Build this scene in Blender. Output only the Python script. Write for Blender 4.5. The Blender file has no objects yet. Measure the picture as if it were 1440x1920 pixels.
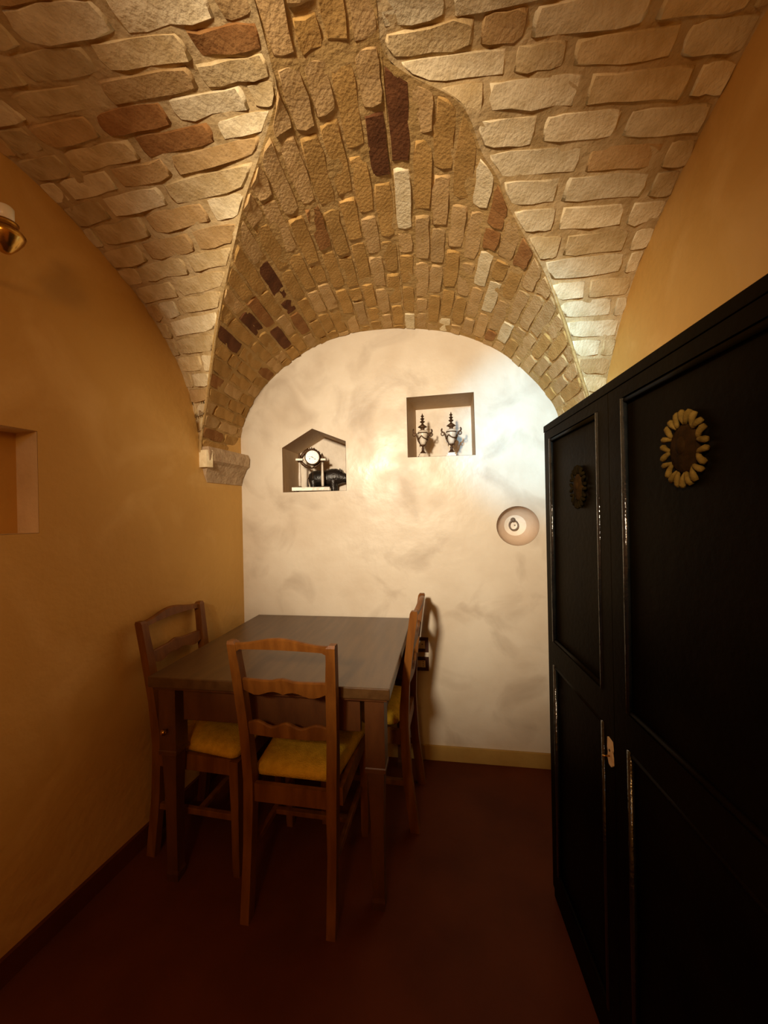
import bpy, bmesh, math, random
from math import sin, cos, tan, atan, atan2, radians, sqrt, pi
from mathutils import Vector, Matrix, noise
random.seed(7)
SC = bpy.context.scene
COL = SC.collection

# ------------------------------------------------------------------ camera
EYE = 1.42
PSI = atan(112 / 720)
ROLL = 0.02
Fv = Vector((-sin(PSI), cos(PSI), 0))
Rh = Vector((cos(PSI), sin(PSI), 0)); Uh = Rh.cross(Fv)
Rv = Rh * cos(ROLL) - Uh * sin(ROLL); Uv = Uh * cos(ROLL) + Rh * sin(ROLL)
cam_data = bpy.data.cameras.new('camera')
cam_data.lens = 18.0; cam_data.sensor_width = 36.0; cam_data.sensor_fit = 'HORIZONTAL'
cam_data.clip_start = 0.02
cam = bpy.data.objects.new('camera', cam_data); COL.objects.link(cam)
M = Matrix((Rv, Uv, -Fv)).transposed().to_4x4(); M.translation = (0, 0, EYE)
cam.matrix_world = M
SC.camera = cam

def project(P):
    d = Vector(P) - Vector((0, 0, EYE)); z = d.dot(Fv)
    return 720 + 720 * d.dot(Rv) / z, 960 - 720 * d.dot(Uv) / z

# ------------------------------------------------------------------ world, lights, exposure
w = bpy.data.worlds.new('world'); SC.world = w; w.use_nodes = True
w.node_tree.nodes['Background'].inputs[0].default_value = (1.0, 0.55, 0.22, 1)
w.node_tree.nodes['Background'].inputs[1].default_value = 0.0
SC.view_settings.view_transform = 'Standard'
SC.view_settings.look = 'None'
SC.view_settings.gamma = 1.0
SC.view_settings.exposure = 0.0
SC.view_settings.use_curve_mapping = False

def lamp(name, kind, loc, energy, color, target=None, angle=60, blend=1.0, radius=0.05):
    d = bpy.data.lights.new(name, kind); d.energy = energy; d.color = color; d.shadow_soft_size = radius
    o = bpy.data.objects.new(name, d); COL.objects.link(o); o.location = loc
    if kind == 'SPOT':
        d.spot_size = radians(angle); d.spot_blend = blend
        o.rotation_euler = (Vector(target) - Vector(loc)).to_track_quat('-Z', 'Y').to_euler()
    return o
lamp('warm_spot', 'SPOT', (-0.55, -0.72, 2.02), 405, (1.0, 0.83, 0.60), (-0.12, 2.2, 1.66), 62, 0.95, 0.11)
lamp('cool_spot', 'SPOT', (-0.20, -0.50, 2.28), 400, (0.20, 0.66, 1.0), (0.50, 2.2, 1.86), 23, 1.0, 0.05)
lamp('warm_fill', 'POINT', (-0.25, -0.90, 1.95), 22, (1.0, 0.50, 0.13), radius=0.12)  # unseen warm fill, added to lift the rest of the room
lamp('cool_fill', 'POINT', (-0.95, -1.05, 2.0), 5, (0.45, 0.80, 1.0), radius=0.10)  # unseen cool point light, added for glints on the cabinet mouldings

# ------------------------------------------------------------------ materials
def mat(name, c1, c2=None, rough=0.7, scale=6.0, bump=0.0, bscale=60.0, metal=0.0, spec=0.5, stretch=None,
        detail=6, vary=0.0, rough2=None, lo=0.35, hi=0.65, c3=None, c3scale=2.0, c3lo=.5, c3hi=.7):
    m = bpy.data.materials.new(name); m.use_nodes = True
    nt = m.node_tree; N = nt.nodes; L = nt.links
    b = N['Principled BSDF']
    b.inputs['Roughness'].default_value = rough
    b.inputs['Metallic'].default_value = metal
    b.inputs['Specular IOR Level'].default_value = spec
    tc = N.new('ShaderNodeTexCoord'); mp = N.new('ShaderNodeMapping'); L.new(tc.outputs['Object'], mp.inputs[0])
    if stretch: mp.inputs['Scale'].default_value = stretch
    n = N.new('ShaderNodeTexNoise'); n.inputs['Scale'].default_value = scale; n.inputs['Detail'].default_value = detail
    L.new(mp.outputs[0], n.inputs['Vector'])
    out = None
    if c2:
        r = N.new('ShaderNodeValToRGB'); e = r.color_ramp.elements
        e[0].position = lo; e[0].color = (*c1, 1); e[1].position = hi; e[1].color = (*c2, 1)
        L.new(n.outputs['Fac'], r.inputs[0]); out = r.outputs[0]
        if c3:
            n3 = N.new('ShaderNodeTexNoise'); n3.inputs['Scale'].default_value = c3scale; n3.inputs['Detail'].default_value = 8
            n3.inputs['Distortion'].default_value = 0.8
            L.new(mp.outputs[0], n3.inputs['Vector'])
            mr = N.new('ShaderNodeMapRange'); mr.inputs[1].default_value = c3lo; mr.inputs[2].default_value = c3hi
            L.new(n3.outputs['Fac'], mr.inputs[0])
            mx = N.new('ShaderNodeMixRGB'); L.new(mr.outputs[0], mx.inputs[0]); L.new(out, mx.inputs[1]); mx.inputs[2].default_value = (*c3, 1)
            out = mx.outputs[0]
        if vary:
            oi = N.new('ShaderNodeObjectInfo'); mr = N.new('ShaderNodeMapRange')
            mr.inputs[3].default_value = 1 - vary; mr.inputs[4].default_value = 1 + vary
            L.new(oi.outputs['Random'], mr.inputs[0])
            hs = N.new('ShaderNodeHueSaturation'); L.new(mr.outputs[0], hs.inputs['Value']); L.new(out, hs.inputs['Color'])
            out = hs.outputs[0]
        L.new(out, b.inputs['Base Color'])
    else:
        b.inputs['Base Color'].default_value = (*c1, 1)
    if rough2 is not None:
        mr = N.new('ShaderNodeMapRange'); mr.inputs[1].default_value = 0.35; mr.inputs[2].default_value = 0.65
        mr.inputs[3].default_value = rough; mr.inputs[4].default_value = rough2
        L.new(n.outputs['Fac'], mr.inputs[0]); L.new(mr.outputs[0], b.inputs['Roughness'])
    if bump:
        n2 = N.new('ShaderNodeTexNoise'); n2.inputs['Scale'].default_value = bscale; n2.inputs['Detail'].default_value = 5
        L.new(mp.outputs[0], n2.inputs['Vector'])
        bp = N.new('ShaderNodeBump'); bp.inputs['Strength'].default_value = bump; bp.inputs['Distance'].default_value = 0.01
        L.new(n2.outputs['Fac'], bp.inputs['Height']); L.new(bp.outputs[0], b.inputs['Normal'])
    return m

MT = {}
MT['plaster'] = mat('polished_plaster', (.70, .63, .51), (.58, .49, .37), .30, 3.2, .35, 11, rough2=.55, spec=.55,
                    lo=.38, hi=.72, c3=(.42, .34, .25), c3scale=3.6, c3lo=.52, c3hi=.80)
MT['niche'] = mat('shaded_niche_plaster', (.50, .34, .18), (.42, .27, .12), .6, 5, .3, 40)  # reveals of the back wall niches; their shade is put into this brown
MT['rim_shade'] = mat('rim_shade_plaster', (.58, .44, .32), (.50, .37, .26), .6, 5, .3, 40)  # round niche rim, shading painted in as a browner plaster
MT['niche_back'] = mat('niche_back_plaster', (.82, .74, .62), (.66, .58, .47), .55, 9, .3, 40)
MT['ochre'] = mat('ochre_plaster', (.64, .38, .10), (.54, .30, .07), .75, 1.6, .25, 30, lo=.3, hi=.7,
                  c3=(.70, .44, .15), c3scale=3, c3lo=.5, c3hi=.8)
MT['niche_lit'] = mat('lit_niche_plaster', (.80, .62, .36), (.68, .50, .26), .7, 5, .3, 40)  # left niche reveal, light falling on it painted in as a paler colour
MT['mortar'] = mat('lime_mortar', (.52, .345, .14), (.42, .27, .095), .92, 9, .6, 50, spec=.2)
MT['mortar_side'] = mat('lime_mortar_pale', (.60, .46, .25), (.44, .31, .14), .92, 12, .6, 50, spec=.2)
MT['brick_cream'] = mat('limewashed_brick', (.82, .71, .47), (.66, .54, .32), .9, 22, .40, 90, spec=.2, vary=.12)
MT['brick_sand'] = mat('sand_brick', (.66, .52, .29), (.52, .38, .18), .9, 20, .40, 90, spec=.2, vary=.14)
MT['brick_tan'] = mat('tan_brick', (.57, .385, .18), (.47, .30, .12), .9, 18, .40, 90, spec=.2, vary=.12)
MT['brick_ochre'] = mat('ochre_brick', (.52, .315, .105), (.41, .24, .07), .9, 16, .40, 90, spec=.2, vary=.12)
MT['brick_dark'] = mat('dark_red_brick', (.16, .062, .022), (.10, .036, .012), .9, 18, .40, 90, spec=.2, vary=.1)
MT['brick_red'] = mat('burnt_brick', (.36, .18, .06), (.27, .12, .035), .9, 18, .40, 90, spec=.2, vary=.1)
MT['stone'] = mat('corbel_stone', (.52, .38, .23), (.38, .26, .15), .85, 16, .8, 50, spec=.2)
MT['floor'] = mat('dark_terracotta', (.115, .030, .010), (.080, .020, .007), .62, 3, .15, 30, spec=.12)
MT['baseboard'] = mat('baseboard_ochre', (.44, .28, .07), (.36, .21, .045), .7, 6, .2, 40)
MT['wood'] = mat('chair_wood', (.21, .076, .011), (.13, .042, .006), .45, 5, .15, 80, stretch=(6, 6, 1), spec=.25)
MT['table_top'] = mat('table_top_wood', (.105, .052, .016), (.070, .032, .009), .34, 4, .06, 60, stretch=(8, 1, 8), spec=.55)
MT['table_wood'] = mat('table_wood', (.11, .038, .008), (.07, .022, .005), .45, 4, .1, 60, stretch=(4, 4, 1))
MT['seat'] = mat('yellow_upholstery', (.78, .46, .035), (.64, .36, .022), .95, 40, .6, 250, spec=.1)
MT['lacquer'] = mat('black_lacquer', (.0035, .0020, .0006), (.008, .005, .0014), .42, 3, .08, 60, spec=.06)
MT['lacquer'].node_tree.nodes['Principled BSDF'].inputs['IOR'].default_value = 1.22
MT['lacquer_gloss'] = mat('black_gloss_moulding', (.006, .007, .007), (.012, .012, .011), .12, 20, .35, 45, spec=1.0)
MT['gilt'] = mat('dull_gilding', (.17, .10, .020), (.10, .058, .011), .6, 60, .3, 120, metal=.0, spec=.05)
MT['medal'] = mat('medallion_brown', (.030, .014, .004), (.016, .008, .002), .7, 40, .3, 90, spec=.04)
MT['lacquer_dull'] = mat('dull_lacquer', (.012, .0075, .002), (.006, .004, .0015), .7, 40, .3, 90, spec=.04)  # petals of the far medallion, much darker than the gilt ones
MT['bone'] = mat('ivory_plate', (.85, .70, .48), (.70, .52, .30), .4, 30, .2, 60)
MT['gilt'].node_tree.nodes['Principled BSDF'].inputs['IOR'].default_value = 1.2
MT['medal'].node_tree.nodes['Principled BSDF'].inputs['IOR'].default_value = 1.2
MT['lacquer_dull'].node_tree.nodes['Principled BSDF'].inputs['IOR'].default_value = 1.2
MT['black'] = mat('black_metal', (.010, .008, .007), (.02, .014, .01), .35, 30, .3, 90)
MT['bronze'] = mat('aged_bronze', (.055, .026, .012), (.11, .055, .022), .42, 30, .4, 120, metal=.4)
MT['marble'] = mat('veined_marble', (.74, .68, .58), (.50, .42, .34), .35, 30, .1, 60, lo=.45, hi=.7)
MT['dial'] = mat('white_enamel', (.86, .84, .78), (.80, .78, .70), .3, 8)
MT['iron'] = mat('grey_iron', (.22, .17, .13), (.14, .10, .07), .55, 30, .4, 90, metal=.3)
MT['brass'] = mat('polished_brass', (.62, .38, .10), (.45, .25, .06), .22, 10, .05, 60, metal=.95)
MT['frame'] = mat('dark_switch_frame', (.035, .010, .006), (.05, .014, .008), .4, 8)
MT['insert'] = mat('cream_switch_insert', (.72, .62, .45), (.65, .55, .4), .5, 8)
MT['socket_hole'] = mat('socket_hole', (.02, .015, .01))
MT['glass'] = mat('opal_glass', (.85, .80, .68), (.8, .74, .6), .3, 8)

# ------------------------------------------------------------------ object helpers
def mk(name, bm, m=None, parent=None, smooth=False, kind=None, label=None, recalc=True):
    if recalc: bmesh.ops.recalc_face_normals(bm, faces=bm.faces)
    me = bpy.data.meshes.new(name); bm.to_mesh(me); bm.free()
    if m: me.materials.append(MT[m] if isinstance(m, str) else m)
    if smooth:
        for p in me.polygons: p.use_smooth = True
    o = bpy.data.objects.new(name, me); COL.objects.link(o)
    if parent: o.parent = parent
    if kind: o['kind'] = kind
    if label: o['label'] = label
    return o

def thing(name, label, cat, loc=(0, 0, 0), rot=0, group=None):
    o = bpy.data.objects.new(name, None); COL.objects.link(o); o.location = loc; o.rotation_euler = (0, 0, rot)
    o.empty_display_size = .1
    tag(o, label, cat, group); return o

def tag(o, label, cat, group=None):
    o['label'] = label; o['category'] = cat
    if group: o['group'] = group
    return o

def dup(root, loc, rot, label):
    r = root.copy(); COL.objects.link(r); r.location = loc; r.rotation_euler = (0, 0, rot); r['label'] = label
    for ch in list(root.children):
        c = ch.copy(); COL.objects.link(c); c.parent = r
        for g in list(ch.children):
            d = g.copy(); COL.objects.link(d); d.parent = c
    return r

def box(bm, a, b, bev=0.0):
    x0, y0, z0 = a; x1, y1, z1 = b
    vs = [bm.verts.new(p) for p in [(x0, y0, z0), (x1, y0, z0), (x1, y1, z0), (x0, y1, z0), (x0, y0, z1), (x1, y0, z1), (x1, y1, z1), (x0, y1, z1)]]
    fs = [bm.faces.new([vs[i] for i in q]) for q in [(0, 3, 2, 1), (4, 5, 6, 7), (0, 1, 5, 4), (1, 2, 6, 5), (2, 3, 7, 6), (3, 0, 4, 7)]]
    if bev:
        es = list({e for f in fs for e in f.edges})
        bmesh.ops.bevel(bm, geom=es, offset=bev, segments=2, affect='EDGES', profile=.6)
    return bm

def bx(a, b, bev=0.0): return box(bmesh.new(), a, b, bev)

def loft(rings, closed_caps=True, bm=None):
    bm = bm or bmesh.new()
    R = [[bm.verts.new(p) for p in r] for r in rings]
    n = len(R[0])
    for i in range(len(R) - 1):
        for j in range(n):
            k = (j + 1) % n
            bm.faces.new((R[i][j], R[i][k], R[i + 1][k], R[i + 1][j]))
    if closed_caps:
        bm.faces.new(R[0]); bm.faces.new(R[-1][::-1])
    return bm

def lathe(prof, seg=24, bm=None, axis='Z', off=(0, 0, 0), sx=1, sy=1):
    bm = bm or bmesh.new()
    rings = []
    for r, z in prof:
        ring = []
        for k in range(seg):
            a = 2 * pi * k / seg; x, y = r * cos(a) * sx, r * sin(a) * sy
            p = {'Z': (x, y, z), 'Y': (x, z, y), 'X': (z, x, y)}[axis]
            ring.append(tuple(p[i] + off[i] for i in range(3)))
        rings.append(ring)
    return loft(rings, True, bm)

def tube(pts, rad, seg=8, bm=None, closed=False):
    bm = bm or bmesh.new()
    pts = [Vector(p) for p in pts]; n = len(pts)
    rads = rad if isinstance(rad, (list, tuple)) else [rad] * n
    rings = []; up = None
    for i in range(n):
        if closed: t = pts[(i + 1) % n] - pts[i - 1]
        else: t = pts[min(i + 1, n - 1)] - pts[max(i - 1, 0)]
        t.normalize()
        if up is None:
            up = t.orthogonal().normalized()
        up = (up - t * up.dot(t)).normalized(); sd = t.cross(up)
        rings.append([bm.verts.new(pts[i] + (up * cos(2 * pi * k / seg) + sd * sin(2 * pi * k / seg)) * rads[i]) for k in range(seg)])
    for i in range(n if closed else n - 1):
        A = rings[i]; B = rings[(i + 1) % n]
        for k in range(seg):
            bm.faces.new((A[k], A[(k + 1) % seg], B[(k + 1) % seg], B[k]))
    if not closed:
        bm.faces.new(rings[0][::-1]); bm.faces.new(rings[-1])
    return bm

# ------------------------------------------------------------------ room numbers
D = 2.212                      # back wall
REAR = -1.7                    # wall behind the camera
TL = tan(radians(6.0)); TR = tan(radians(4.0))
def XL(y): return -1.231 - TL * (D - y)
def XR(y): return 0.700 + TR * (2.0 - y)
YC = 0.42                      # middle of the vaulted bay

def flat_with_holes(name, outer, holes, thick):
    """polygon in local XY with holes, extruded thick along +/-Z"""
    cu = bpy.data.curves.new('tmp', 'CURVE'); cu.dimensions = '2D'; cu.fill_mode = 'BOTH'; cu.extrude = thick / 2
    for poly in [outer] + holes:
        s = cu.splines.new('POLY'); s.points.add(len(poly) - 1); s.use_cyclic_u = True
        for i, (x, y) in enumerate(poly): s.points[i].co = (x, y, 0, 1)
    o = bpy.data.objects.new('tmp', cu); COL.objects.link(o)
    dg = bpy.context.evaluated_depsgraph_get(); dg.update()
    me = bpy.data.meshes.new_from_object(o.evaluated_get(dg))
    bpy.data.objects.remove(o); bpy.data.curves.remove(cu)
    return me

# ---- back wall with three niches
SQ = [(-.199, 1.732), (.184, 1.730), (.180, 2.084), (-.200, 2.078)]
HO = [(-.963, 1.551), (-.565, 1.551), (-.565, 1.844), (-.771, 1.929), (-.963, 1.822)]
RC = (.403, 1.328); RR = .112
CI = [(RC[0] + RR * cos(2 * pi * k / 48) * 1.02, RC[1] + RR * sin(2 * pi * k / 48) * .98) for k in range(48)]
me = flat_with_holes('wall_back', [(-1.42, -0.02), (.98, -0.02), (.98, 2.75), (-1.42, 2.75)], [SQ, HO, CI], .04)
me.materials.clear(); me.materials.append(MT['plaster'])
# local (x, y, z) -> world (x, D + .02 - z, y): front face at y = D
me.transform(Matrix(((1, 0, 0, 0), (0, 0, -1, D + .02), (0, 1, 0, 0), (0, 0, 0, 1))))
wall_back = bpy.data.objects.new('wall_back', me); COL.objects.link(wall_back); wall_back['kind'] = 'structure'
me.update()

def niche(poly, depth, shrink=None, parent=None, back='niche_back'):
    bm = bmesh.new(); n = len(poly); shrink = shrink or [(0, 0)] * n
    cx_, cz_ = sum(p[0] for p in poly) / n, sum(p[1] for p in poly) / n
    poly = [(cx_ + (x - cx_) * .993, cz_ + (z - cz_) * .993) for x, z in poly]
    A = [bm.verts.new((x, D + .0003, z)) for x, z in poly]
    B = [bm.verts.new((x + s[0], D + depth, z + s[1])) for (x, z), s in zip(poly, shrink)]
    for i in range(n): bm.faces.new((A[i], A[(i + 1) % n], B[(i + 1) % n], B[i]))
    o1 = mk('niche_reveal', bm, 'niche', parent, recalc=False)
    bm = bmesh.new(); bb = .01
    vs = [bm.verts.new((x + s[0], D + depth, z + s[1])) for (x, z), s in zip(poly, shrink)]
    f = bm.faces.new(vs)
    e = bmesh.ops.extrude_face_region(bm, geom=[f]); 
    for v in e['geom']:
        if isinstance(v, bmesh.types.BMVert): v.co.y += bb
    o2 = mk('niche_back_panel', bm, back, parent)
    return o1, o2
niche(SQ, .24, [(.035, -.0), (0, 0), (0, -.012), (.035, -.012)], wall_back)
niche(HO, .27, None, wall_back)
# shallow bowl of the round niche; rim shading put into a browner colour
prof = [(RR * .993, .0), (.106, .030), (.094, .056), (.078, .070), (.060, .078), (.035, .084), (.015, .086), (.003, .087)]
for a_, b_, nm, mm in ((0, 4, 'niche_rim', 'rim_shade'), (4, 8, 'niche_bowl', 'niche_back')):
    bm = bmesh.new(); R = []
    for r, dd in prof[a_:min(b_ + 1, 8)]:
        R.append([bm.verts.new((RC[0] + r * 1.02 * cos(2 * pi * k / 48), D + .0004 + dd, RC[1] + r * .98 * sin(2 * pi * k / 48))) for k in range(48)])
    for i in range(len(R) - 1):
        for j in range(48): bm.faces.new((R[i][j], R[i + 1][j], R[i + 1][(j + 1) % 48], R[i][(j + 1) % 48]))
    if b_ == 8: bm.faces.new(R[-1])
    mk(nm, bm, mm, wall_back, smooth=True, recalc=False)

# ---- left wall with its rectangular niche (plane flares toward the viewer)
nl = sqrt(1 + TL * TL)
def left_t(y): return (D - y) * nl       # distance along the wall from the back corner
LN = [(left_t(1.100), 1.372), (left_t(.62), 1.372), (left_t(.62), 1.712), (left_t(1.100), 1.716)]
me = flat_with_holes('wall_left', [(-.05, -.02), (left_t(REAR) + .05, -.02), (left_t(REAR) + .05, 2.85), (-.05, 2.85)], [LN], .06)
me.materials.clear(); me.materials.append(MT['ochre'])
ax = Vector((-TL, -1, 0)).normalized(); nrm = Vector((1, -TL, 0)).normalized()
if nrm.x < 0: nrm = -nrm
MLW = Matrix.Translation((XL(D), D, 0)) @ Matrix(((ax.x, 0, nrm.x, 0), (ax.y, 0, nrm.y, 0), (0, 1, 0, 0), (0, 0, 0, 1)))
me.transform(MLW @ Matrix.Translation((0, 0, -.03)))
wall_left = bpy.data.objects.new('wall_left', me); COL.objects.link(wall_left); wall_left['kind'] = 'structure'
def LW(t, z, d=0.0):  # point on left wall, d = proud of the wall into the room
    return MLW @ Vector((t, z, d))
bm = bmesh.new()
LNs = [(left_t(1.099), 1.373), (left_t(.621), 1.373), (left_t(.621), 1.711), (left_t(1.099), 1.715)]
A = [bm.verts.new(LW(t, z, -.0004)) for t, z in LNs]; B = [bm.verts.new(LW(t, z, -.10)) for t, z in LNs]
for i in range(4): bm.faces.new((A[i], A[(i + 1) % 4], B[(i + 1) % 4], B[i]))
mk('niche_reveal', bm, 'niche_lit', wall_left, recalc=False)  # lit look of the reveal comes from its paler colour
bm = bmesh.new(); loft([[LW(t, z, d) for t, z in LNs] for d in (-.1, -.11)], True, bm)
mk('niche_back_panel', bm, 'ochre', wall_left)  # ochre back set shallow, standing in for the shadow inside

# ---- right wall, rear wall, floor, baseboards
bm = bmesh.new()
loft([[(XR(D + .1), D + .1, z), (XR(D + .1) + .12, D + .1, z), (XR(REAR) + .12, REAR, z), (XR(REAR), REAR, z)] for z in (-.02, 2.85)], True, bm)
wall_right = mk('wall_right', bm, 'ochre', kind='structure')
mk('wall_front', bx((-1.9, REAR - .12, -.02), (1.2, REAR, 2.85)), 'ochre', kind='structure')
mk('floor', bx((-1.95, REAR - .1, -.06), (1.25, D + .1, 0)), 'floor', kind='structure')
mk('baseboard_back', bx((XL(D) + .002, D - .012, 0), (.70, D - .0005, .083), .002), 'baseboard', kind='structure')
bm = bmesh.new()
ta, tb = .02, left_t(REAR + .01)
vs = [LW(t, z, d) for t in (ta, tb) for z, d in ((.001, .0), (.001, .012), (.08, .012), (.083, .0))]
loft([vs[:4], vs[4:]], True, bm)
mk('baseboard_left', bm, 'floor', kind='structure')

# ------------------------------------------------------------------ vault
ARCH = [(-1.252, 1.70), (-1.25, 1.75), (-1.245, 1.80), (-1.217, 1.965), (-1.125, 2.14), (-.984, 2.277), (-.846, 2.369), (-.711, 2.431), (-.546, 2.474),
        (-.386, 2.484), (-.229, 2.479), (-.076, 2.459), (.074, 2.424), (.22, 2.362), (.362, 2.27), (.5, 2.13), (.582, 2.019), (.621, 1.938), (.655, 1.80), (.66, 1.70)]
GL = [(-1.262, 1.852, 1.70), (-1.255, 1.848, 1.80), (-1.180, 1.770, 1.90), (-.963, 1.531, 2.17), (-.86, 1.416, 2.262), (-.754, 1.298, 2.325), (-.666, 1.2, 2.37),
      (-.59, 1.115, 2.405), (-.506, 1.03, 2.425), (-.39, .90, 2.448), (-.372, .84, 2.455), (-.347, .62, 2.47), (-.33, .42, 2.48)]
GR = [(.695, 1.862, 1.70), (.672, 1.84, 1.79), (.617, 1.767, 1.90), (.553, 1.694, 2.022), (.494, 1.627, 2.14), (.439, 1.565, 2.23), (.38, 1.49, 2.30), (.30, 1.39, 2.355),
      (.22, 1.28, 2.40), (.18, 1.20, 2.425), (.13, 1.14, 2.445), (.066, 1.01, 2.465), (-.07, .93, 2.482), (-.122, .86, 2.488), (-.112, .62, 2.495), (-.10, .42, 2.50)]
LUL = [(1.87, 1.70), (1.868, 1.80), (1.86, 1.91), (1.742, 2.159), (1.587, 2.324), (1.478, 2.405), (1.359, 2.465), (1.256, 2.515), (1.15, 2.555), (.95, 2.595), (.70, 2.625), (.42, 2.635)]
LUR = [(1.885, 1.70), (1.872, 1.80), (1.819, 1.963), (1.745, 2.095), (1.637, 2.238), (1.544, 2.324), (1.418, 2.403), (1.267, 2.483), (1.148, 2.532), (1.037, 2.572), (.9, 2.60), (.70, 2.625), (.42, 2.635)]

def dense(pts, n=8):
    """Catmull-Rom subdivision of a polyline"""
    P_ = [Vector(p) for p in pts]; out = []
    for i in range(len(P_) - 1):
        p0 = P_[max(i - 1, 0)]; p1 = P_[i]; p2 = P_[i + 1]; p3 = P_[min(i + 2, len(P_) - 1)]
        for k in range(n):
            f = k / n
            out.append(0.5 * ((2 * p1) + (p2 - p0) * f + (2 * p0 - 5 * p1 + 4 * p2 - p3) * f * f + (3 * p1 - p0 - 3 * p2 + p3) * f ** 3))
    return out + [P_[-1]]
class Curve:
    """polyline sampled by normalised arc length"""
    def __init__(s, pts, key=lambda p: p):
        s.p = [Vector(p) for p in pts]; q = [Vector(key(p)) for p in pts]
        s.c = [0.0]
        for a, b in zip(q, q[1:]): s.c.append(s.c[-1] + (b - a).length)
        s.len = s.c[-1]
    def __call__(s, u):
        d = min(max(u, 0), 1) * s.len
        for i in range(1, len(s.c)):
            if d <= s.c[i] + 1e-9 or i == len(s.c) - 1:
                f = (d - s.c[i - 1]) / max(s.c[i] - s.c[i - 1], 1e-9)
                return s.p[i - 1].lerp(s.p[i], f)
arch3 = [(x, D + .004, z) for x, z in ARCH]
ARL = dense(arch3[:9] + [(-.46, D + .004, 2.482)]); ARR = dense((arch3[9:] and [(-.20, D + .004, 2.478)] + arch3[11:]))[::-1]
ARM = dense([(-.46, D + .004, 2.482), (-.386, D + .004, 2.484), (-.29, D + .004, 2.483), (-.20, D + .004, 2.478)])
DL = dense(GL); DR = dense(GR)
iL = (len(GL) - 3) * 8; iR = (len(GR) - 3) * 8      # where the groins run into the flat crown strip
STRIP0 = [DL[iL], (DL[iL] + DR[iR]) / 2 + Vector((0, 0, .006)), DR[iR]]
xz = lambda p: (p[0], 0, p[2]); yz = lambda p: (0, p[1], p[2])
SURF = {
    'BL': (Curve(ARL, xz), Curve(DL[:iL + 1], xz)),
    'BR': (Curve(ARR, xz), Curve(DR[:iR + 1], xz)),
    'BM': (Curve(ARM, xz), Curve(STRIP0, xz)),
    'BT': (Curve(STRIP0, xz), Curve([DL[-1], (DL[-1] + DR[-1]) / 2 + Vector((0, 0, .006)), DR[-1]], xz)),
}
def matched(wall, groin, anchors):
    """courses of the side cells: tie points (y, z) on the wall arc to points (y, z) on the groin"""
    W = Curve(wall, yz); G = Curve(groin, yz); ta, tb = [], []
    def near(C_, y, z): return min((k / 400 for k in range(401)), key=lambda u: (C_(u).y - y) ** 2 + (C_(u).z - z) ** 2)
    for (a, b) in anchors: ta.append(near(W, *a)); tb.append(near(G, *b))
    ta[0] = tb[0] = 0.0; ta[-1] = tb[-1] = 1.0
    pts = []
    for k in range(161):
        u = k / 160
        for i in range(1, len(ta)):
            if u <= ta[i] + 1e-9: break
        f = (u - ta[i - 1]) / (ta[i] - ta[i - 1]); pts.append(G(tb[i - 1] + f * (tb[i] - tb[i - 1])))
    R_ = Curve(pts, yz); R_.len = 1.0; R_.c = [k / 160 for k in range(161)]
    return W, R_
SURF['L'] = matched(dense([(XL(y) - .02, y, z) for y, z in LUL]), DL, [((1.87, 1.70), (1.852, 1.70)), ((1.86, 1.91), (1.77, 1.90)), ((1.742, 2.159), (1.60, 2.09)),
    ((1.587, 2.324), (1.416, 2.262)), ((1.359, 2.465), (1.19, 2.37)), ((1.19, 2.54), (1.02, 2.425)), ((.80, 2.61), (.75, 2.46)), ((.42, 2.635), (.42, 2.48))])
SURF['R'] = matched(dense([(XR(y) + .02, y, z) for y, z in LUR]), DR, [((1.885, 1.70), (1.862, 1.70)), ((1.84, 1.91), (1.77, 1.90)), ((1.745, 2.095), (1.66, 2.07)),
    ((1.55, 2.32), (1.50, 2.29)), ((1.42, 2.403), (1.345, 2.38)), ((1.30, 2.465), (1.19, 2.42)), ((1.10, 2.55), (.96, 2.475)), ((.90, 2.60), (.80, 2.49)), ((.42, 2.635), (.42, 2.50))])
CENTER = Vector((-.25, 1.1, 1.7))
def P(cell, u, d):
    """point d metres from the outer edge toward the groin, clipped"""
    W, G = SURF[cell]; a = W(u); g = G(u); L = (g - a).length
    return a.lerp(g, min(max(d / L, 0), 1)), L
def Nrm(cell, u, d):
    e = .01; L = P(cell, u, 0)[1]; d = min(max(d, .02), L - .02)
    u0, u1 = max(u - e, 0), min(u + e, 1)
    a = P(cell, u1, d)[0] - P(cell, u0, d)[0]; b = P(cell, u, d + .01)[0] - P(cell, u, d - .01)[0]
    n = a.cross(b).normalized()
    if n.dot(CENTER - P(cell, u, d)[0]) < 0: n = -n
    return n

bm = bmesh.new()
def cell_grid(cell, mirror=False, nu=64, nv=14, mi=0):
    W, G = SURF[cell]; rows = []
    for i in range(nu + 1):
        u = i / nu; row = []
        for j in range(nv + 1):
            v = j / nv
            p = W(u).lerp(G(u), v)
            q = noise.noise(p * 14) * .004 + noise.noise(p * 40) * .002 - .0018
            if 0 < j < nv: p = p + Nrm(cell, u, v * (G(u) - W(u)).length) * q
            if mirror: p = Vector((p.x , 2 * YC - p.y, p.z))
            row.append(bm.verts.new(p))
        rows.append(row)
    for i in range(nu):
        for j in range(nv):
            f = bm.faces.new((rows[i][j], rows[i + 1][j], rows[i + 1][j + 1], rows[i][j + 1])); f.material_index = mi; f.smooth = True
for c, mi in (('BL', 0), ('BR', 0), ('BM', 0), ('BT', 0), ('L', 1), ('R', 1)):
    cell_grid(c, False, mi=mi); cell_grid(c, True, mi=mi)
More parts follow.
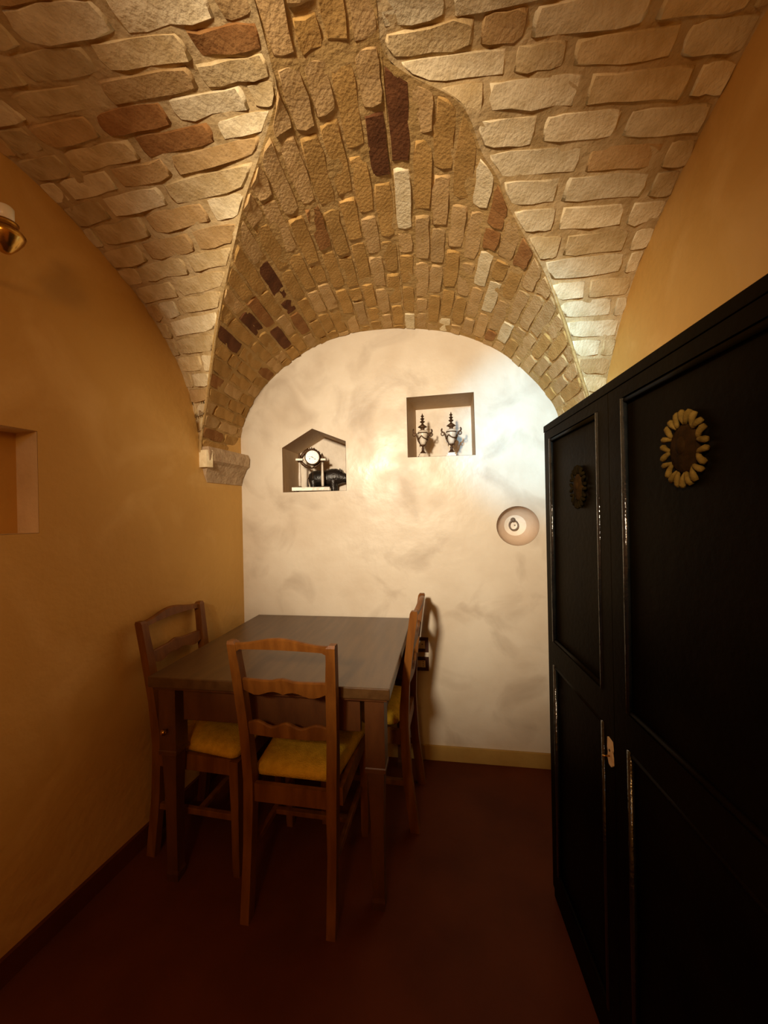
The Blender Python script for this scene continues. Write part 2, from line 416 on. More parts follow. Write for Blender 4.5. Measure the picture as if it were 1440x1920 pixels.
# barrel running on over the room behind the camera
yb = 2 * YC - D
for k in range(len(ARCH) - 1):
    (x0, z0), (x1, z1) = ARCH[k], ARCH[k + 1]
    s0 = s1 = 1.0
    def ext(x, y): return x
    vs = [bm.verts.new(q) for q in [(x0, yb + .01, z0), (x1, yb + .01, z1), (-.3 + (x1 + .3) * 1.35, REAR, z1), (-.3 + (x0 + .3) * 1.35, REAR, z0)]]
    bm.faces.new(vs)
bmesh.ops.remove_doubles(bm, verts=bm.verts, dist=.0015)
for dl in (DL, DR):   # mortar fillet along each groin
    tube([p + Vector((0, 0, .011)) for p in dl[4::4]], .007, 6, bm); tube([Vector((p.x, 2 * YC - p.y, p.z + .011)) for p in dl[4::4]], .006, 6, bm)
for a_, b_ in ((ARL[-1], DL[iL]), (ARR[-1], DR[iR])):
    tube([a_ + Vector((0, 0, .006)), b_ + Vector((0, 0, .006))], .006, 6, bm)
me = bpy.data.meshes.new('ceiling')
for f in bm.faces:
    c = f.calc_center_median()
    if f.normal.dot(CENTER - c) < 0: f.normal_flip()
bm.to_mesh(me); bm.free()
me.materials.append(MT['mortar']); me.materials.append(MT['mortar_side'])
ceiling = bpy.data.objects.new('ceiling', me); COL.objects.link(ceiling); ceiling['kind'] = 'structure'
# roof mass above, so that no light leaks between the cells and walls
mk('ceiling_cap', bx((-1.95, REAR - .1, 2.86), (1.25, D + .1, 2.95)), 'ochre', ceiling)

DARK_AT = [  # bricks that stand out dark red or burnt in the vault: (pixel x, pixel y in the photograph, material)
    (712, 205, 'brick_dark'), (726, 285, 'brick_dark'), (528, 525, 'brick_dark'), (550, 565, 'brick_dark'), (462, 590, 'brick_dark'), (437, 628, 'brick_dark'),
    (512, 628, 'brick_dark'), (962, 480, 'brick_red'), (605, 390, 'brick_red'), (260, 275, 'brick_red'), (350, 255, 'brick_red'),
    (920, 635, 'brick_red'), (1190, 285, 'brick_tan'), (415, 95, 'brick_red'), (570, 600, 'brick_red'), (300, 432, 'brick_tan'), (418, 715, 'brick_red')]
BR_LIST = []

nbrick = 0
def brick(cell, u0, u1, d0, d1, m, h):
    """one brick of 5 x 3 face points with rounded, uneven edges and a skirt sunk in the mortar"""
    global nbrick
    nx, ny = 5, 3; bm = bmesh.new(); seed = random.random() * 100
    def pt(a, b, hh, inset=0):
        a2 = inset + a * (1 - 2 * inset); b2 = b
        u = u0 + (u1 - u0) * b2; Lu = P(cell, u, 0)[1]
        lim = Lu - .006
        d = min(d0, lim - .004) + (min(d1, lim) - min(d0, lim - .004)) * a2
        p = P(cell, u, d)[0]; n = Nrm(cell, u, d)
        return p, n, d, u, hh
    W, G = SURF[cell]
    grid = []
    for i in range(nx):
        row = []
        for j in range(ny):
            a = i / (nx - 1); b = j / (ny - 1)
            edge = (i in (0, nx - 1)) or (j in (0, ny - 1)); corner = (i in (0, nx - 1)) and (j in (0, ny - 1))
            aa = min(max(a, .05), .95); bb = .5 + (b - .5) * (.95 if not corner else .84)
            if corner: aa = min(max(a, .07), .93)
            p, n, d, u, _ = pt(aa, bb, 0)
            hh = h * (1.0 if not edge else (.93 if not corner else .75)) + noise.noise(p * 23 + Vector((seed, 0, 0))) * .003
            jit = Vector((noise.noise(p * 31 + Vector((0, seed, 0))), noise.noise(p * 31 + Vector((0, 0, seed))), noise.noise(p * 27))) * (.008 if edge else .003)
            row.append(bm.verts.new(p + n * hh + jit))
        grid.append(row)
    for i in range(nx - 1):
        for j in range(ny - 1): bm.faces.new((grid[i][j], grid[i + 1][j], grid[i + 1][j + 1], grid[i][j + 1]))
    loop = [(i, 0) for i in range(nx)] + [(nx - 1, j) for j in range(1, ny)] + [(i, ny - 1) for i in range(nx - 2, -1, -1)] + [(0, j) for j in range(ny - 2, 0, -1)]
    sk = []
    for (i, j) in loop:
        p, n, *_ = pt(i / (nx - 1), j / (ny - 1), 0)
        sk.append(bm.verts.new(p - n * .008))
    for k in range(len(loop)):
        i, j = loop[k]; i2, j2 = loop[(k + 1) % len(loop)]
        bm.faces.new((grid[i][j], sk[k], sk[(k + 1) % len(loop)], grid[i2][j2]))
    bm.faces.new(sk)
    cen = sum((v.co for r in grid for v in r), Vector()) / (nx * ny)
    for v in bm.verts: v.co -= cen
    for f in bm.faces: f.smooth = True
    bm.edges.ensure_lookup_table()
    for k in range(len(loop)):
        (i, j), (i2, j2) = loop[k], loop[(k + 1) % len(loop)]
        e = bm.edges.get((grid[i][j], grid[i2][j2]))
        if e: e.smooth = False
    o = mk('brick', bm, m, ceiling); o.location = cen
    nbrick += 1
    BR_LIST.append((project(cen), o))

def lay(cell, pitch, joint, length, u_lo, u_hi, mats, wts, h0, h1, jl=.014, dmin=0.0):
    W, G = SURF[cell]; Ltot = W.len; n = int(Ltot / pitch)
    for k in range(n):
        u0 = (k + .5 * joint / pitch) / n; u1 = (k + 1 - .5 * joint / pitch) / n
        if u0 < u_lo or u1 > u_hi: continue
        jt = (random.random() - .5) * joint * .5 / Ltot
        u0 += jt; u1 += jt
        um = (u0 + u1) / 2; L = P(cell, um, 0)[1]; L0 = P(cell, u0, 0)[1]; L1 = P(cell, u1, 0)[1]
        d = dmin + (-.02 - (length / 2 if k % 2 else 0) - random.random() * .05)
        while d < L - .03:
            l = length * random.uniform(.82, 1.12)
            if random.random() < .12: l *= .5
            a = max(d, dmin); b = d + l
            if L - b < .07: b = max(L, L0, L1) + .05
            if b - a > .035 and min(b, L) - a > .03:
                m = random.choices(mats, wts)[0]
                brick(cell, u0, u1, a + jl / 2, b - jl / 2, m, random.uniform(h0, h1))
            d = b
nb0 = nbrick
lay('R', .075, .012, .27, 0.05, .995, ['brick_cream', 'brick_sand', 'brick_tan'], [.66, .30, .04], .0015, .005, jl=.010, dmin=.015)
nr = nbrick - nb0
lay('L', .075, .011, .27, 0.05, .995, ['brick_cream', 'brick_sand', 'brick_tan'], [.25, .60, .15], .0015, .0045, jl=.010, dmin=.015)
nl_ = nbrick - nr
BM = ['brick_ochre', 'brick_tan', 'brick_cream', 'brick_red']
lay('BL', .062, .008, .25, 0.05, 1.01, BM, [.60, .34, .01, .05], .0005, .0032, jl=.008)
n1 = nbrick
lay('BM', .062, .008, .25, -.01, 1.01, BM, [.60, .36, .01, .03], .0005, .0032, jl=.008)
lay('BT', .062, .008, .25, -.01, 1.01, BM, [.60, .36, .01, .03], .001, .003, jl=.008)
lay('BR', .062, .008, .25, 0.05, 1.01, BM, [.28, .62, .07, .03], .0005, .0035, jl=.008)
for qx, qy, mm in DARK_AT:
    o = min(BR_LIST, key=lambda t: (t[0][0] - qx) ** 2 + (t[0][1] - qy) ** 2)[1]
    o.data.materials[0] = MT[mm]
# singly built: the bricks in view; those outside the frame are joined into one part
def order(t):
    (px, py), o = t
    out = not (-10 < px < 1450 and -10 < py < 1930)
    d = (o.location - Vector((0, 0, EYE))).length
    return (out, d)
BR_LIST.sort(key=order)
keep = [t for t in BR_LIST if not order(t)[0]][:298]; ks = {id(t) for t in keep}
rest = [t[1] for t in BR_LIST if id(t) not in ks]
print('BRICKS', nbrick, 'kept', len(keep), 'joined', len(rest))
if rest:
    vs_, fs_, ms_, mats_ = [], [], [], []
    for o in rest:
        b0 = len(vs_); me_ = o.data
        if me_.materials[0] not in mats_: mats_.append(me_.materials[0])
        vs_ += [v.co + o.location for v in me_.vertices]
        for p in me_.polygons: fs_.append([b0 + i for i in p.vertices]); ms_.append(mats_.index(me_.materials[0]))
        bpy.data.objects.remove(o)
    me_ = bpy.data.meshes.new('far_brickwork'); me_.from_pydata(vs_, [], fs_)
    for m_ in mats_: me_.materials.append(m_)
    for p, mi in zip(me_.polygons, ms_): p.material_index = mi
    o = bpy.data.objects.new('brickwork', me_); COL.objects.link(o); o.parent = ceiling; o['kind'] = 'stuff'

# ---- stone corbel under the springing of the arch, at the left
rings = []
for z, dd, y0, y1 in ((1.60, .004, 1.905, 2.205), (1.64, .014, 1.885, 2.207), (1.695, .040, 1.87, 2.209), (1.712, .058, 1.862, 2.211), (1.76, .062, 1.857, 2.211), (1.785, .050, 1.862, 2.211)):
    rings.append([LW(left_t(y1), z, -.02), LW(left_t(y0), z, -.02), LW(left_t(y0), z, dd), LW(left_t((y0 + y1) / 2), z, dd + random.uniform(-.004, .004)), LW(left_t(y1), z, dd)])
mk('corbel', loft(rings), 'stone', wall_left)
rings = [[LW(left_t(y), z, d) for y, d in ((1.875, .0), (1.852, .0), (1.848, .05), (1.88, .062))] for z in (1.675, 1.70, 1.75, 1.765)]
mk('corbel_brick', loft(rings), 'brick_cream', wall_left, label='pale brick chip on the edge of the corbel')
# right springer (mostly behind the cabinet)
rings = [[(.73, y1, z), (.73, y0, z), (.70 - dd, y0, z), (.70 - dd, y1, z)] for z, dd, y0, y1 in ((1.60, .004, 1.905, 2.209), (1.695, .04, 1.87, 2.209), (1.785, .05, 1.862, 2.209))]
mk('corbel', loft(rings), 'stone', wall_right)

# ------------------------------------------------------------------ dining table
TX0, TX1, TY0, TY1, TZ = -1.128, -.196, 1.305, 2.198, .81
tc = ((TX0 + TX1) / 2, (TY0 + TY1) / 2)
table = thing('dining_table', 'square dark wood dining table with glossy top against the pale back wall', 'table', (tc[0], tc[1], 0))
hx, hy = (TX1 - TX0) / 2, (TY1 - TY0) / 2
mk('table_top', bx((-hx, -hy, TZ - .040), (hx, hy, TZ), .004), 'table_top', table)
mk('edge_band', (lambda b: (box(b, (-hx + .012, -hy + .012, TZ - .052), (hx - .012, hy - .012, TZ - .0405), .002), b)[1])(bmesh.new()), 'table_wood', table)
ai = .045
for a, b in (((-hx + ai + .07, -hy + ai, .63), (hx - ai - .07, -hy + ai + .022, TZ - .053)), ((-hx + ai + .07, hy - ai - .022, .63), (hx - ai - .07, hy - ai, TZ - .053)),
             ((-hx + ai, -hy + ai + .07, .63), (-hx + ai + .022, hy - ai - .07, TZ - .053)), ((hx - ai - .022, -hy + ai + .07, .63), (hx - ai, hy - ai - .07, TZ - .053))):
    mk('apron', bx(a, b, .003), 'table_wood', table)
def tleg():
    s = .035
    prof = [(s * .62, 0), (s * .70, .03), (s * .62, .045), (s * .66, .30), (s * .80, .46), (s * .86, .495), (s * 1.06, .500), (s * 1.06, .514), (s, .518), (s, TZ - .0525)]
    return loft([[(-r, -r, z), (r, -r, z), (r, r, z), (-r, r, z)] for r, z in prof])
lm = None
for sx in (-1, 1):
    for sy in (-1, 1):
        o = mk('leg', tleg(), 'table_wood', table); o.location = (sx * (hx - .06), sy * (hy - .06), 0)
k = lathe([(.004, 0), (.004, -.012), (.010, -.016), (.012, -.024), (.008, -.031), (.002, -.033)], 14, axis='Y')
o = mk('knob', k, 'brass', table, smooth=True, label='small brass knob on the near left leg'); o.location = (-hx + .06, -hy + .06 - .034, .60)

# ------------------------------------------------------------------ chairs
def board(x0, x1, zt, zb, ycen, th, n=18):
    rings = []
    for i in range(n + 1):
        s = -1 + 2 * i / n; x = x0 + (x1 - x0) * (i / n)
        a, b = zt(s), zb(s)
        ya, yb_ = ycen(a), ycen(b)
        bow = -.012 * (1 - s * s)
        rings.append([(x, yb_ - th / 2 + bow, b), (x, yb_ + th / 2 + bow, b), (x, ya + th / 2 + bow, a - .004), (x, ya + th * .2 + bow, a), (x, ya - th * .2 + bow, a), (x, ya - th / 2 + bow, a - .004)])
    return loft(rings)
def backy(z):   # rake of the back posts
    pts = [(0, -.225), (.25, -.195), (.46, -.185), (.60, -.190), (.80, -.215), (1.0, -.245), (1.1, -.26)]
    for (z0, y0), (z1, y1) in zip(pts, pts[1:]):
        if z <= z1: return y0 + (y1 - y0) * (z - z0) / (z1 - z0)
    return pts[-1][1]
def make_chair(label):
    t = thing('dining_chair', label, 'chair')
    W = .195
    def xo(z): return .172 + (W - .172) * min(max((z - .45) / .55, 0), 1)
    for s in (-1, 1):
        rings = []
        for z in (0, .12, .25, .38, .47, .55, .65, .75, .85, .93, .975, .985):
            w_ = .036 if .3 < z < .9 else .032; d_ = .040 if z < .6 else .034
            if z == .985: w_ -= .010; d_ -= .010
            xc = s * (xo(z) - w_ / 2); y = backy(z)
            rings.append([(xc - w_ / 2, y - d_ / 2, z), (xc + w_ / 2, y - d_ / 2, z), (xc + w_ / 2, y + d_ / 2, z), (xc - w_ / 2, y + d_ / 2, z)])
        mk('back_post', loft(rings), 'wood', t)
        rings = []
        for z, w_ in ((0, .026), (.03, .030), (.25, .032), (.38, .038), (.455, .038)):
            xc = s * .175; rings.append([(xc - w_ / 2, .185 - w_ / 2, z), (xc + w_ / 2, .185 - w_ / 2, z), (xc + w_ / 2, .185 + w_ / 2, z), (xc - w_ / 2, .185 + w_ / 2, z)])
        mk('leg', loft(rings), 'wood', t)
    xi = W - .030
    mk('crest_rail', board(-W + .004, W - .004, lambda s: .982 + .022 * (cos(pi * min(1, abs(s) / .85)) * .5 + .5) - .003 * abs(s), lambda s: .955 + .010 * (1 - s * s) - .012 * (abs(s) > .8), backy, .024), 'wood', t, label='crest rail with a gently bowed top')
    mk('middle_rail', board(-xi, xi, lambda s: .850 + .010 * math.exp(-(s / .18) ** 2), lambda s: .803 + .009 * sin(abs(s) * 7.5), backy, .018), 'wood', t)
    mk('lower_rail', board(-xi + .006, xi - .006, lambda s: .688 + .010 * cos(abs(s) * 9.0) * (1 - .3 * abs(s)), lambda s: .642, backy, .018), 'wood', t)
    # seat frame
    bm = bmesh.new()
    box(bm, (-.155, -.195, .395), (.155, -.177, .458)); box(bm, (-.160, .172, .395), (.160, .192, .458))
    box(bm, (-.184, -.168, .395), (-.166, .168, .458)); box(bm, (.166, -.168, .395), (.184, .168, .458))
    mk('seat_frame', bm, 'wood', t)
    bm = bmesh.new(); rings = []
    for z, ins in ((.459, .012), (.466, .002), (.486, 0), (.500, .010), (.511, .035), (.518, .08)):
        ring = []
        for x, y in ((-.160, -.160), (.160, -.160), (.192, .200), (-.192, .200)):
            cx, cy = (x > 0) * 2 - 1, (y > 0) * 2 - 1
            r = .03
            for q in range(4):
                a0 = {(1, 1): 0, (-1, 1): 90, (-1, -1): 180, (1, -1): 270}[(cx, cy)] + q * 30
                ring.append((x - cx * (r + ins) + r * cos(radians(a0)), y - cy * (r + ins) + r * sin(radians(a0)), z))
        # order corners counter clockwise
        ring = ring[0:4] + ring[4:8] + ring[8:12] + ring[12:16]
        rings.append(ring)
    loft(rings, True, bm)
    mk('seat_cushion', bm, 'seat', t, smooth=True)
    for a, b in (((-.166, -.195, .20), (-.148, .178, .225)), ((.148, -.195, .20), (.166, .178, .225))):
        mk('stretcher', bx(a, b, .003), 'wood', t)
    mk('stretcher', bx((-.15, -.01, .203), (.15, .012, .222), .003), 'wood', t)
    return t
chair = make_chair('yellow seated wooden chair in front of the table, its back toward the viewer')
chair['group'] = 'chairs round the dining table'
chair.location = (-.548, 1.475, 0); chair.rotation_euler = (0, 0, radians(-1.5))
dup(chair, (-1.005, 1.590, 0), radians(-90 + -3), 'yellow seated wooden chair squeezed between table and ochre left wall')
dup(chair, (-.372, 1.868, 0), radians(90 - 2), 'wooden chair seen edge-on at the right side of the table, beside the wall sockets')

# ------------------------------------------------------------------ black cabinet on the right
FL = radians(3.5)
cab = thing('cabinet', 'tall black lacquered panelled cabinet with gilt medallions along the right wall', 'cabinet', (.370, 1.485, 0), atan2(-cos(FL), sin(FL)))
LC, DC, HC = 1.06, .285, 1.722
bm = bmesh.new()
box(bm, (0, .022, .0), (LC, DC, HC - .024))
mk('body', bm, 'lacquer', cab)
mk('top_board', bx((-.002, -.002, HC - .0235), (LC + .002, DC + .002, HC), .002), 'lacquer', cab)
def door(x0, x1, px0, px1, name_label=None):
    zb, zt = .04, HC - .025
    p = bpy.data.objects
    bm = bmesh.new(); f = .0205
    zs = [(.12, .87), (.95, 1.668)]
    box(bm, (x0, 0, zb), (px0, f, zt)); box(bm, (px1, 0, zb), (x1, f, zt))
    box(bm, (px0, 0, zb), (px1, f, zs[0][0])); box(bm, (px0, 0, zs[0][1]), (px1, f, zs[1][0])); box(bm, (px0, 0, zs[1][1]), (px1, f, zt))
    d = mk('door', bm, 'lacquer', cab)
    for za, zc in zs:
        mk('panel', bx((px0, .012, za), (px1, .0203, zc)), 'lacquer', d)
        r = .0075
        for a, b in (((px0 + r, .004, za + .002), (px0 + r, .004, zc - .002)), ((px1 - r, .004, za + .002), (px1 - r, .004, zc - .002))):
            mk('moulding', tube([a, b], r, 10), 'lacquer_gloss', d, smooth=True)
        for z in (za + r, zc - r):
            mk('moulding', tube([(px0 + 2 * r, .005, z), (px1 - 2 * r, .005, z)], r * .8, 10), 'lacquer', d, smooth=True)
    return d
door(.001, .478, .050, .425)
door(.481, 1.0, .535, .945)
mk('side_stile', bx((1.003, 0, .04), (LC, .0205, HC - .025)), 'lacquer', cab)
mk('plinth', bx((.002, .004, .001), (LC - .002, .0205, .037)), 'lacquer', cab)
def medallion(x, z, R_, m_ring, lab):
    c = mk('medallion', lathe([(R_ * .60, .0118), (R_ * .62, .006), (R_ * .55, .0035), (R_ * .3, .001), (.001, .0)], 28, axis='Y', sy=1.18), 'medal', cab, smooth=True, label=lab)
    c.location = (x, 0, z)
    # raised profile head in the middle
    bm = bmesh.new(); bmesh.ops.create_uvsphere(bm, u_segments=12, v_segments=8, radius=.5)
    for v in bm.verts: v.co = Vector((v.co.x * R_ * .42, v.co.y * .012 + .002, v.co.z * R_ * .55 + R_ * .1))
    mk('relief', bm, 'medal', c, smooth=True)
    n = 11
    for k in range(n):
        a = 2 * pi * (k + .5) / n
        pts = []; 
        bm = bmesh.new()
        for sgn in (-1, 1):   # paired lobes, like a ribbon bow
            path = []
            rad = []
            for q in range(6):
                tq = q / 5; rr = R_ * (.62 + .36 * tq); aa = a + sgn * (.03 + .15 * sin(tq * pi * .5)) 
                path.append((rr * cos(aa), .006 - .003 * sin(tq * pi), rr * sin(aa) * 1.16)); rad.append(R_ * (.060 + .052 * tq) if q < 5 else R_ * .07)
            tube(path, rad, 7, bm)
        mk('petal', bm, m_ring, c, smooth=True)
    return c
medallion(.735, 1.521, .060, 'gilt', 'gilded ring of paired petals round a dark carved cameo')
medallion(.280, 1.482, .056, 'lacquer_dull', 'dark medallion, barely visible')
# ivory keyhole plate with a key
bm = bmesh.new()
prof = [(-.011, .032), (.010, .030), (.013, .010), (.010, .002), (.013, -.008), (.014, -.026), (.006, -.034), (-.006, -.033), (-.012, -.020), (-.010, -.004), (-.013, .006)]
loft([[(x, y, z) for x, z in prof] for y in (-.004, -.0002)], True, bm)
ep = mk('keyhole_plate', bm, 'bone', cab, label='ivory coloured keyhole plate'); ep.location = (.462, 0, .815)
mk('keyhole', lathe([(.003, -.0055), (.003, -.0041)], 12, axis='Y', off=(0, 0, .004)), 'black', ep)
mk('key', lathe([(.0022, -.022), (.0022, -.0045)], 10, axis='Y', off=(0, 0, -.010)), 'brass', ep, smooth=True)

# ------------------------------------------------------------------ marble and bronze urns in the square niche
def make_urn(label):
    t = thing('urn', label, 'vase', group='pair of urns in the square niche')
    mk('plinth', (lambda b: (box(b, (-.027, -.027, 0), (.027, .027, .010), .001), box(b, (-.021, -.021, .010), (.021, .021, .022), .001), b)[2])(bmesh.new()), 'marble', t)
    mk('foot', lathe([(.019, .022), (.019, .026), (.013, .032), (.009, .038), (.007, .048), (.009, .052), (.006, .056), (.006, .064), (.013, .068), (.015, .074), (.006, .076)], 20), 'bronze', t, smooth=True)
    b = mk('body', lathe([(.010, .074), (.015, .078), (.019, .092), (.025, .120), (.029, .140), (.029, .148), (.024, .155), (.015, .160), (.010, .161)], 24), 'marble', t, smooth=True)
    mk('rim_band', lathe([(.0295, .1385), (.031, .1405), (.031, .143), (.0295, .145)], 24), 'bronze', b, smooth=True)
    # garland swag over the marble
    sw = [(.031 * cos(a) * (1 - .18 * sin(2 * (a + pi))), .031 * sin(a) * (1 - .15 * abs(sin(a))), .126 - .020 * abs(sin(a * 1.5))) for a in [pi + pi * q / 14 for q in range(15)]]
    mk('garland', tube(sw, .0036, 6), 'bronze', b, smooth=True)
    l = mk('lid', lathe([(.013, .160), (.010, .168), (.017, .174), (.027, .178), (.021, .184), (.012, .190), (.007, .196), (.004, .200), (.001, .201)], 20), 'bronze', t, smooth=True)
    mk('finial', lathe([(.004, .199), (.012, .206), (.016, .210), (.007, .215), (.006, .219), (.013, .227), (.005, .232), (.005, .236), (.010, .242), (.004, .248), (.001, .259)], 9), 'bronze', l)
    for s in (-1, 1):
        pts = [(s * .016, 0, .082), (s * .026, 0, .100), (s * .033, 0, .125), (s * .040, 0, .140), (s * .050, 0, .146), (s * .056, 0, .152), (s * .055, 0, .160), (s * .052, 0, .168)]
        h = mk('handle', tube(pts, [.0045, .0055, .0055, .005, .0048, .0046, .0055, .002], 8), 'bronze', t, smooth=True)
        ring = [(s * .050 + .0085 * cos(a), 0, .135 + .010 * sin(a)) for a in [2 * pi * q / 14 for q in range(14)]]
        mk('handle_ring', tube(ring, .003, 6, closed=True), 'bronze', h, smooth=True)
    for s in (-1, 1):
        mk('tassel', tube([(s * .016, -.004, .080), (s * .018, -.004, .068), (s * .017, -.004, .060)], [.003, .0035, .001], 6), 'bronze', t, smooth=True)
    return t
urn = make_urn('left of two bronze mounted marble urns, nearer the niche corner')
urn.location = (-.113, D + .045, 1.7335); urn.rotation_euler = (0, 0, radians(14))
u2 = dup(urn, (.052, D + .045, 1.7325), radians(-6), 'right of two bronze mounted marble urns in the square niche')

# ------------------------------------------------------------------ clock and figurine in the gabled niche
ck = thing('mantel_clock', 'small portico clock with marble columns and a round white dial', 'clock', (-.812, D + .085, 1.5515), radians(15))
def slab(z0, z1, hx_, hy_, bev=.0015): return bx((-hx_, -hy_, z0), (hx_, hy_, z1), bev)
base = mk('base', slab(.008, .030, .115, .045), 'marble', ck)
for sx in (-.09, .09):
    for sy in (-.03, .03): 
        mk('base_foot', lathe([(.011, 0), (.013, .004), (.009, .0079)], 12, off=(sx, sy, 0)), 'bronze', ck, smooth=True)
for sx in (-.070, .070):
    c = mk('column', lathe([(.0075, .038), (.0085, .060), (.0095, .090), (.0075, .125), (.006, .170), (.0065, .186)], 14, off=(sx, 0, 0)), 'marble', ck, smooth=True)
    mk('column_base', lathe([(.014, .0302), (.014, .034), (.009, .038)], 14, off=(sx, 0, 0)), 'bronze', c, smooth=True)
    mk('capital', lathe([(.007, .186), (.012, .191), (.012, .195)], 14, off=(sx, 0, 0)), 'bronze', c, smooth=True)
    bb = bmesh.new(); box(bb, (sx - .022, -.022, .1955), (sx + .022, .022, .209), .002); mk('capital_block', bb, 'marble', ck)
    mk('finial', lathe([(.006, .209), (.010, .216), (.006, .224), (.008, .230), (.002, .243), (.0005, .248)], 10, off=(sx, 0, 0)), 'bronze', ck, smooth=True)
drum = mk('clock_drum', lathe([(.044, .028), (.047, .010), (.047, -.030), (.043, -.036), (.0405, -.034)], 32, axis='Y', off=(.012, -.01, .213)), 'bronze', ck, smooth=True)
mk('dial', lathe([(.0405, -.0342), (.0405, -.0350)], 32, axis='Y', off=(.012, -.01, .213)), 'dial', drum)
def hand(a, l, wd):
    bm = bmesh.new(); c, s = cos(a), sin(a); nx_, nz_ = -s, c
    pts = [(-.006 * c - wd * nx_, -.006 * s - wd * nz_), (l * c, l * s), (-.006 * c + wd * nx_, -.006 * s + wd * nz_)]
    loft([[(x + .012, y, z + .213) for x, z in pts] for y in (-.0465, -.0455)], True, bm); return bm
mk('clock_hand', hand(radians(172), .033, .0016), 'black', drum)
mk('clock_hand', hand(radians(-40), .022, .0022), 'black', drum)
bm = bmesh.new()
for k in range(12):
    a = 2 * pi * k / 12; c, s = cos(a), sin(a)
    loft([[(.012 + (r_ * c - w_ * s), y, .213 + (r_ * s + w_ * c)) for r_, w_ in ((.031, -.0008), (.037, -.0008), (.037, .0008), (.031, .0008))] for y in (-.0456, -.0451)], True, bm)
mk('hour_marks', bm, 'black', drum)
for x_, z_ in ((-.004, .203), (.028, .201)):
    mk('winding_hole', lathe([(.0035, -.0456), (.0035, -.0451)], 10, axis='Y', off=(x_, 0, z_)), 'black', drum)
# bronze brackets and crest that join drum and columns
bm = bmesh.new()
for s in (-1, 1):
    tube([(s * .066, 0, .196), (s * .050, 0, .178), (s * .030, 0, .162), (.006, 0, .150)], [.007, .010, .009, .004], 8, bm)
    tube([(s * .060, 0, .212), (s * .050, 0, .232), (s * .032, 0, .256), (s * .014, 0, .272)], [.008, .011, .010, .006], 8, bm)
mk('scroll_mount', bm, 'bronze', ck, smooth=True)
bm = bmesh.new(); rnd = random.Random(3)
for k in range(11):
    a = radians(35 + 11 * k); r0 = .043
    x, z = .008 + r0 * cos(a), .213 + r0 * sin(a)
    tube([(x, -.004, z), (x + .012 * cos(a), -.008, z + .012 * sin(a)), (x + rnd.uniform(.016, .030) * cos(a + rnd.uniform(-.4, .4)), -.004, z + rnd.uniform(.018, .028) * sin(a))], [.007, .006, .001], 6, bm)
mk('crest_ornament', bm, 'bronze', ck, smooth=True)
mk('pendulum', tube([(.010, .0, .160), (.010, .0, .085)], .0012, 6), 'bronze', ck)

fig = thing('animal_figurine', 'glossy black four-legged animal figurine behind the marble clock', 'figurine', (-.715, D + .205, 1.5515), 0)
bm = bmesh.new()
def ell(x, z, ry, rz, y=0): return [(x, y + ry * cos(2 * pi * k / 16), z + rz * sin(2 * pi * k / 16)) for k in range(16)]
loft([ell(-.152, .098, .010, .012), ell(-.146, .095, .030, .034), ell(-.125, .095, .044, .050), ell(-.095, .096, .048, .054), ell(-.060, .094, .047, .052), ell(-.030, .096, .047, .053),
      ell(.0, .100, .048, .057), ell(.030, .102, .044, .055), ell(.055, .102, .036, .046), ell(.075, .098, .030, .036), ell(.100, .090, .026, .029), ell(.122, .083, .020, .022), ell(.134, .082, .016, .017), ell(.138, .082, .007, .008)], True, bm)
for lx, ly in ((-.118, .022), (-.118, -.022), (.015, .022), (.015, -.022)):
    loft([[(lx + r_ * cos(2 * pi * k / 10), ly + r_ * sin(2 * pi * k / 10), z) for k in range(10)] for z, r_ in ((.0, .019), (.008, .020), (.018, .017), (.045, .020), (.075, .026), (.095, .022))], True, bm)
mk('body', bm, 'black', fig, smooth=True)
for s in (-1, 1):
    mk('ear', tube([(.066, s * .020, .126), (.062, s * .024, .140), (.060, s * .026, .156)], [.008, .006, .001], 8), 'black', fig, smooth=True)
mk('horn', tube([(.112, 0, .100), (.118, 0, .116), (.116, 0, .130)], [.009, .006, .001], 8), 'black', fig, smooth=True)
mk('tail', tube([(-.150, 0, .108), (-.160, -.004, .090), (-.160, -.006, .060), (-.156, -.006, .045)], [.004, .003, .003, .004], 6), 'black', fig, smooth=True)
fig.rotation_euler = (0, 0, radians(3)); fig.scale = (1.0, .98, 1.0)

# ------------------------------------------------------------------ iron ring in the round niche
rg = thing('ring_pull', 'small iron ring on a knob inside the round niche', 'ring', (.392, D + .086, 1.338))
mk('mount', lathe([(.014, .0), (.014, -.006), (.008, -.014), (.010, -.024), (.008, -.030), (.002, -.033)], 16, axis='Y', off=(0, 0, .022)), 'iron', rg, smooth=True)
mk('ring', tube([(.024 * cos(a), -.022 + .003 * sin(a), -.008 + .027 * sin(a)) for a in [2 * pi * q / 28 for q in range(28)]], .0042, 8, closed=True), 'iron', rg, smooth=True)

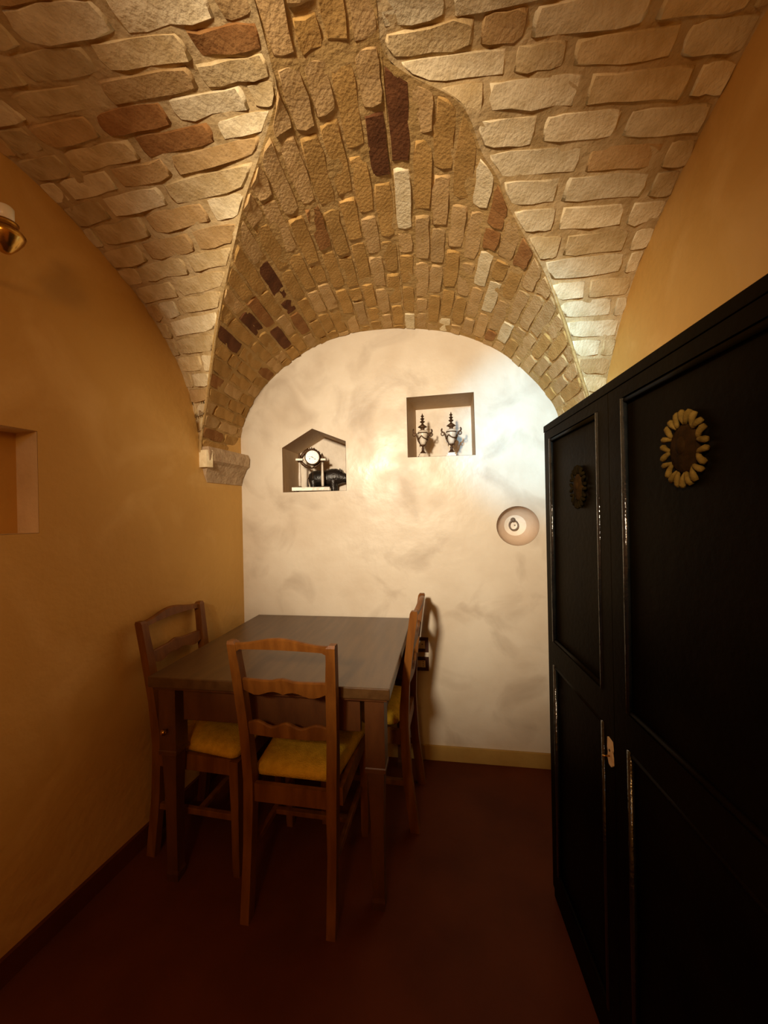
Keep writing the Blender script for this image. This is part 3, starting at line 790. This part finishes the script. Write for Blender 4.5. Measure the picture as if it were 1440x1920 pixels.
# ------------------------------------------------------------------ wall sockets
def socket(z0, z1, label, kind):
    t = thing('wall_socket', label, 'socket', (-.143, D, (z0 + z1) / 2)); hw, hh = .041, (z1 - z0) / 2
    bm = bmesh.new(); fr = .018
    box(bm, (-hw, -.009, -hh), (-hw + fr, -.0005, hh)); box(bm, (hw - fr, -.009, -hh), (hw, -.0005, hh))
    box(bm, (-hw + fr, -.009, -hh), (hw - fr, -.0005, -hh + fr)); box(bm, (-hw + fr, -.009, hh - fr), (hw - fr, -.0005, hh))
    mk('frame', bm, 'frame', t)
    ins = mk('insert', bx((-hw + fr + .0005, -.006, -hh + fr + .0005), (hw - fr - .0005, -.0008, hh - fr - .0005), .0008), 'insert', t)
    if kind == 'socket':
        for dz in (-.012, 0, .012):
            mk('socket_hole', lathe([(.0028, -.0066), (.0028, -.0061)], 10, axis='Y', off=(.010, 0, dz)), 'socket_hole', ins)
    else:
        mk('rocker', bx((-.004, -.010, -.020), (.020, -.0062, .020), .001), 'insert', ins)
        mk('socket_hole', lathe([(.004, -.0115), (.004, -.0101)], 10, axis='Y', off=(.006, 0, .004)), 'frame', ins)
socket(.614, .697, 'upper dark framed wall socket beside the edge-on chair', 'switch')
socket(.507, .585, 'lower dark framed wall socket with a cream insert, beside the edge-on chair', 'socket')

# ------------------------------------------------------------------ brass wall light on the left wall
sy_ = .80
sc = thing('wall_light', 'brass wall light cut off by the left edge on the ochre wall', 'light', LW(left_t(sy_), 2.20, 0), 0)
sc.rotation_euler = (0, 0, -radians(6))
mk('back_plate', lathe([(.05, 0.001), (.05, .008), (.03, .016), (.008, .02)], 24, axis='X', sy=1.4), 'brass', sc, smooth=True)
mk('arm', tube([(.015, 0, 0), (.05, .02, -.045), (.09, .05, -.06), (.17, .095, -.045), (.195, .105, -.015)], .006, 10), 'brass', sc, smooth=True)
ax_, ay_ = .195, .105
mk('cup', lathe([(.003, -.05), (.012, -.046), (.026, -.030), (.040, -.008), (.044, .004), (.038, .012), (.030, .014), (.028, .030), (.030, .034), (.010, .036)], 24, off=(ax_, ay_, 0)), 'brass', sc, smooth=True)
mk('lamp_tube', lathe([(.020, .0365), (.020, .075), (.016, .079), (.004, .080)], 20, off=(ax_, ay_, 0)), 'glass', sc, smooth=True)
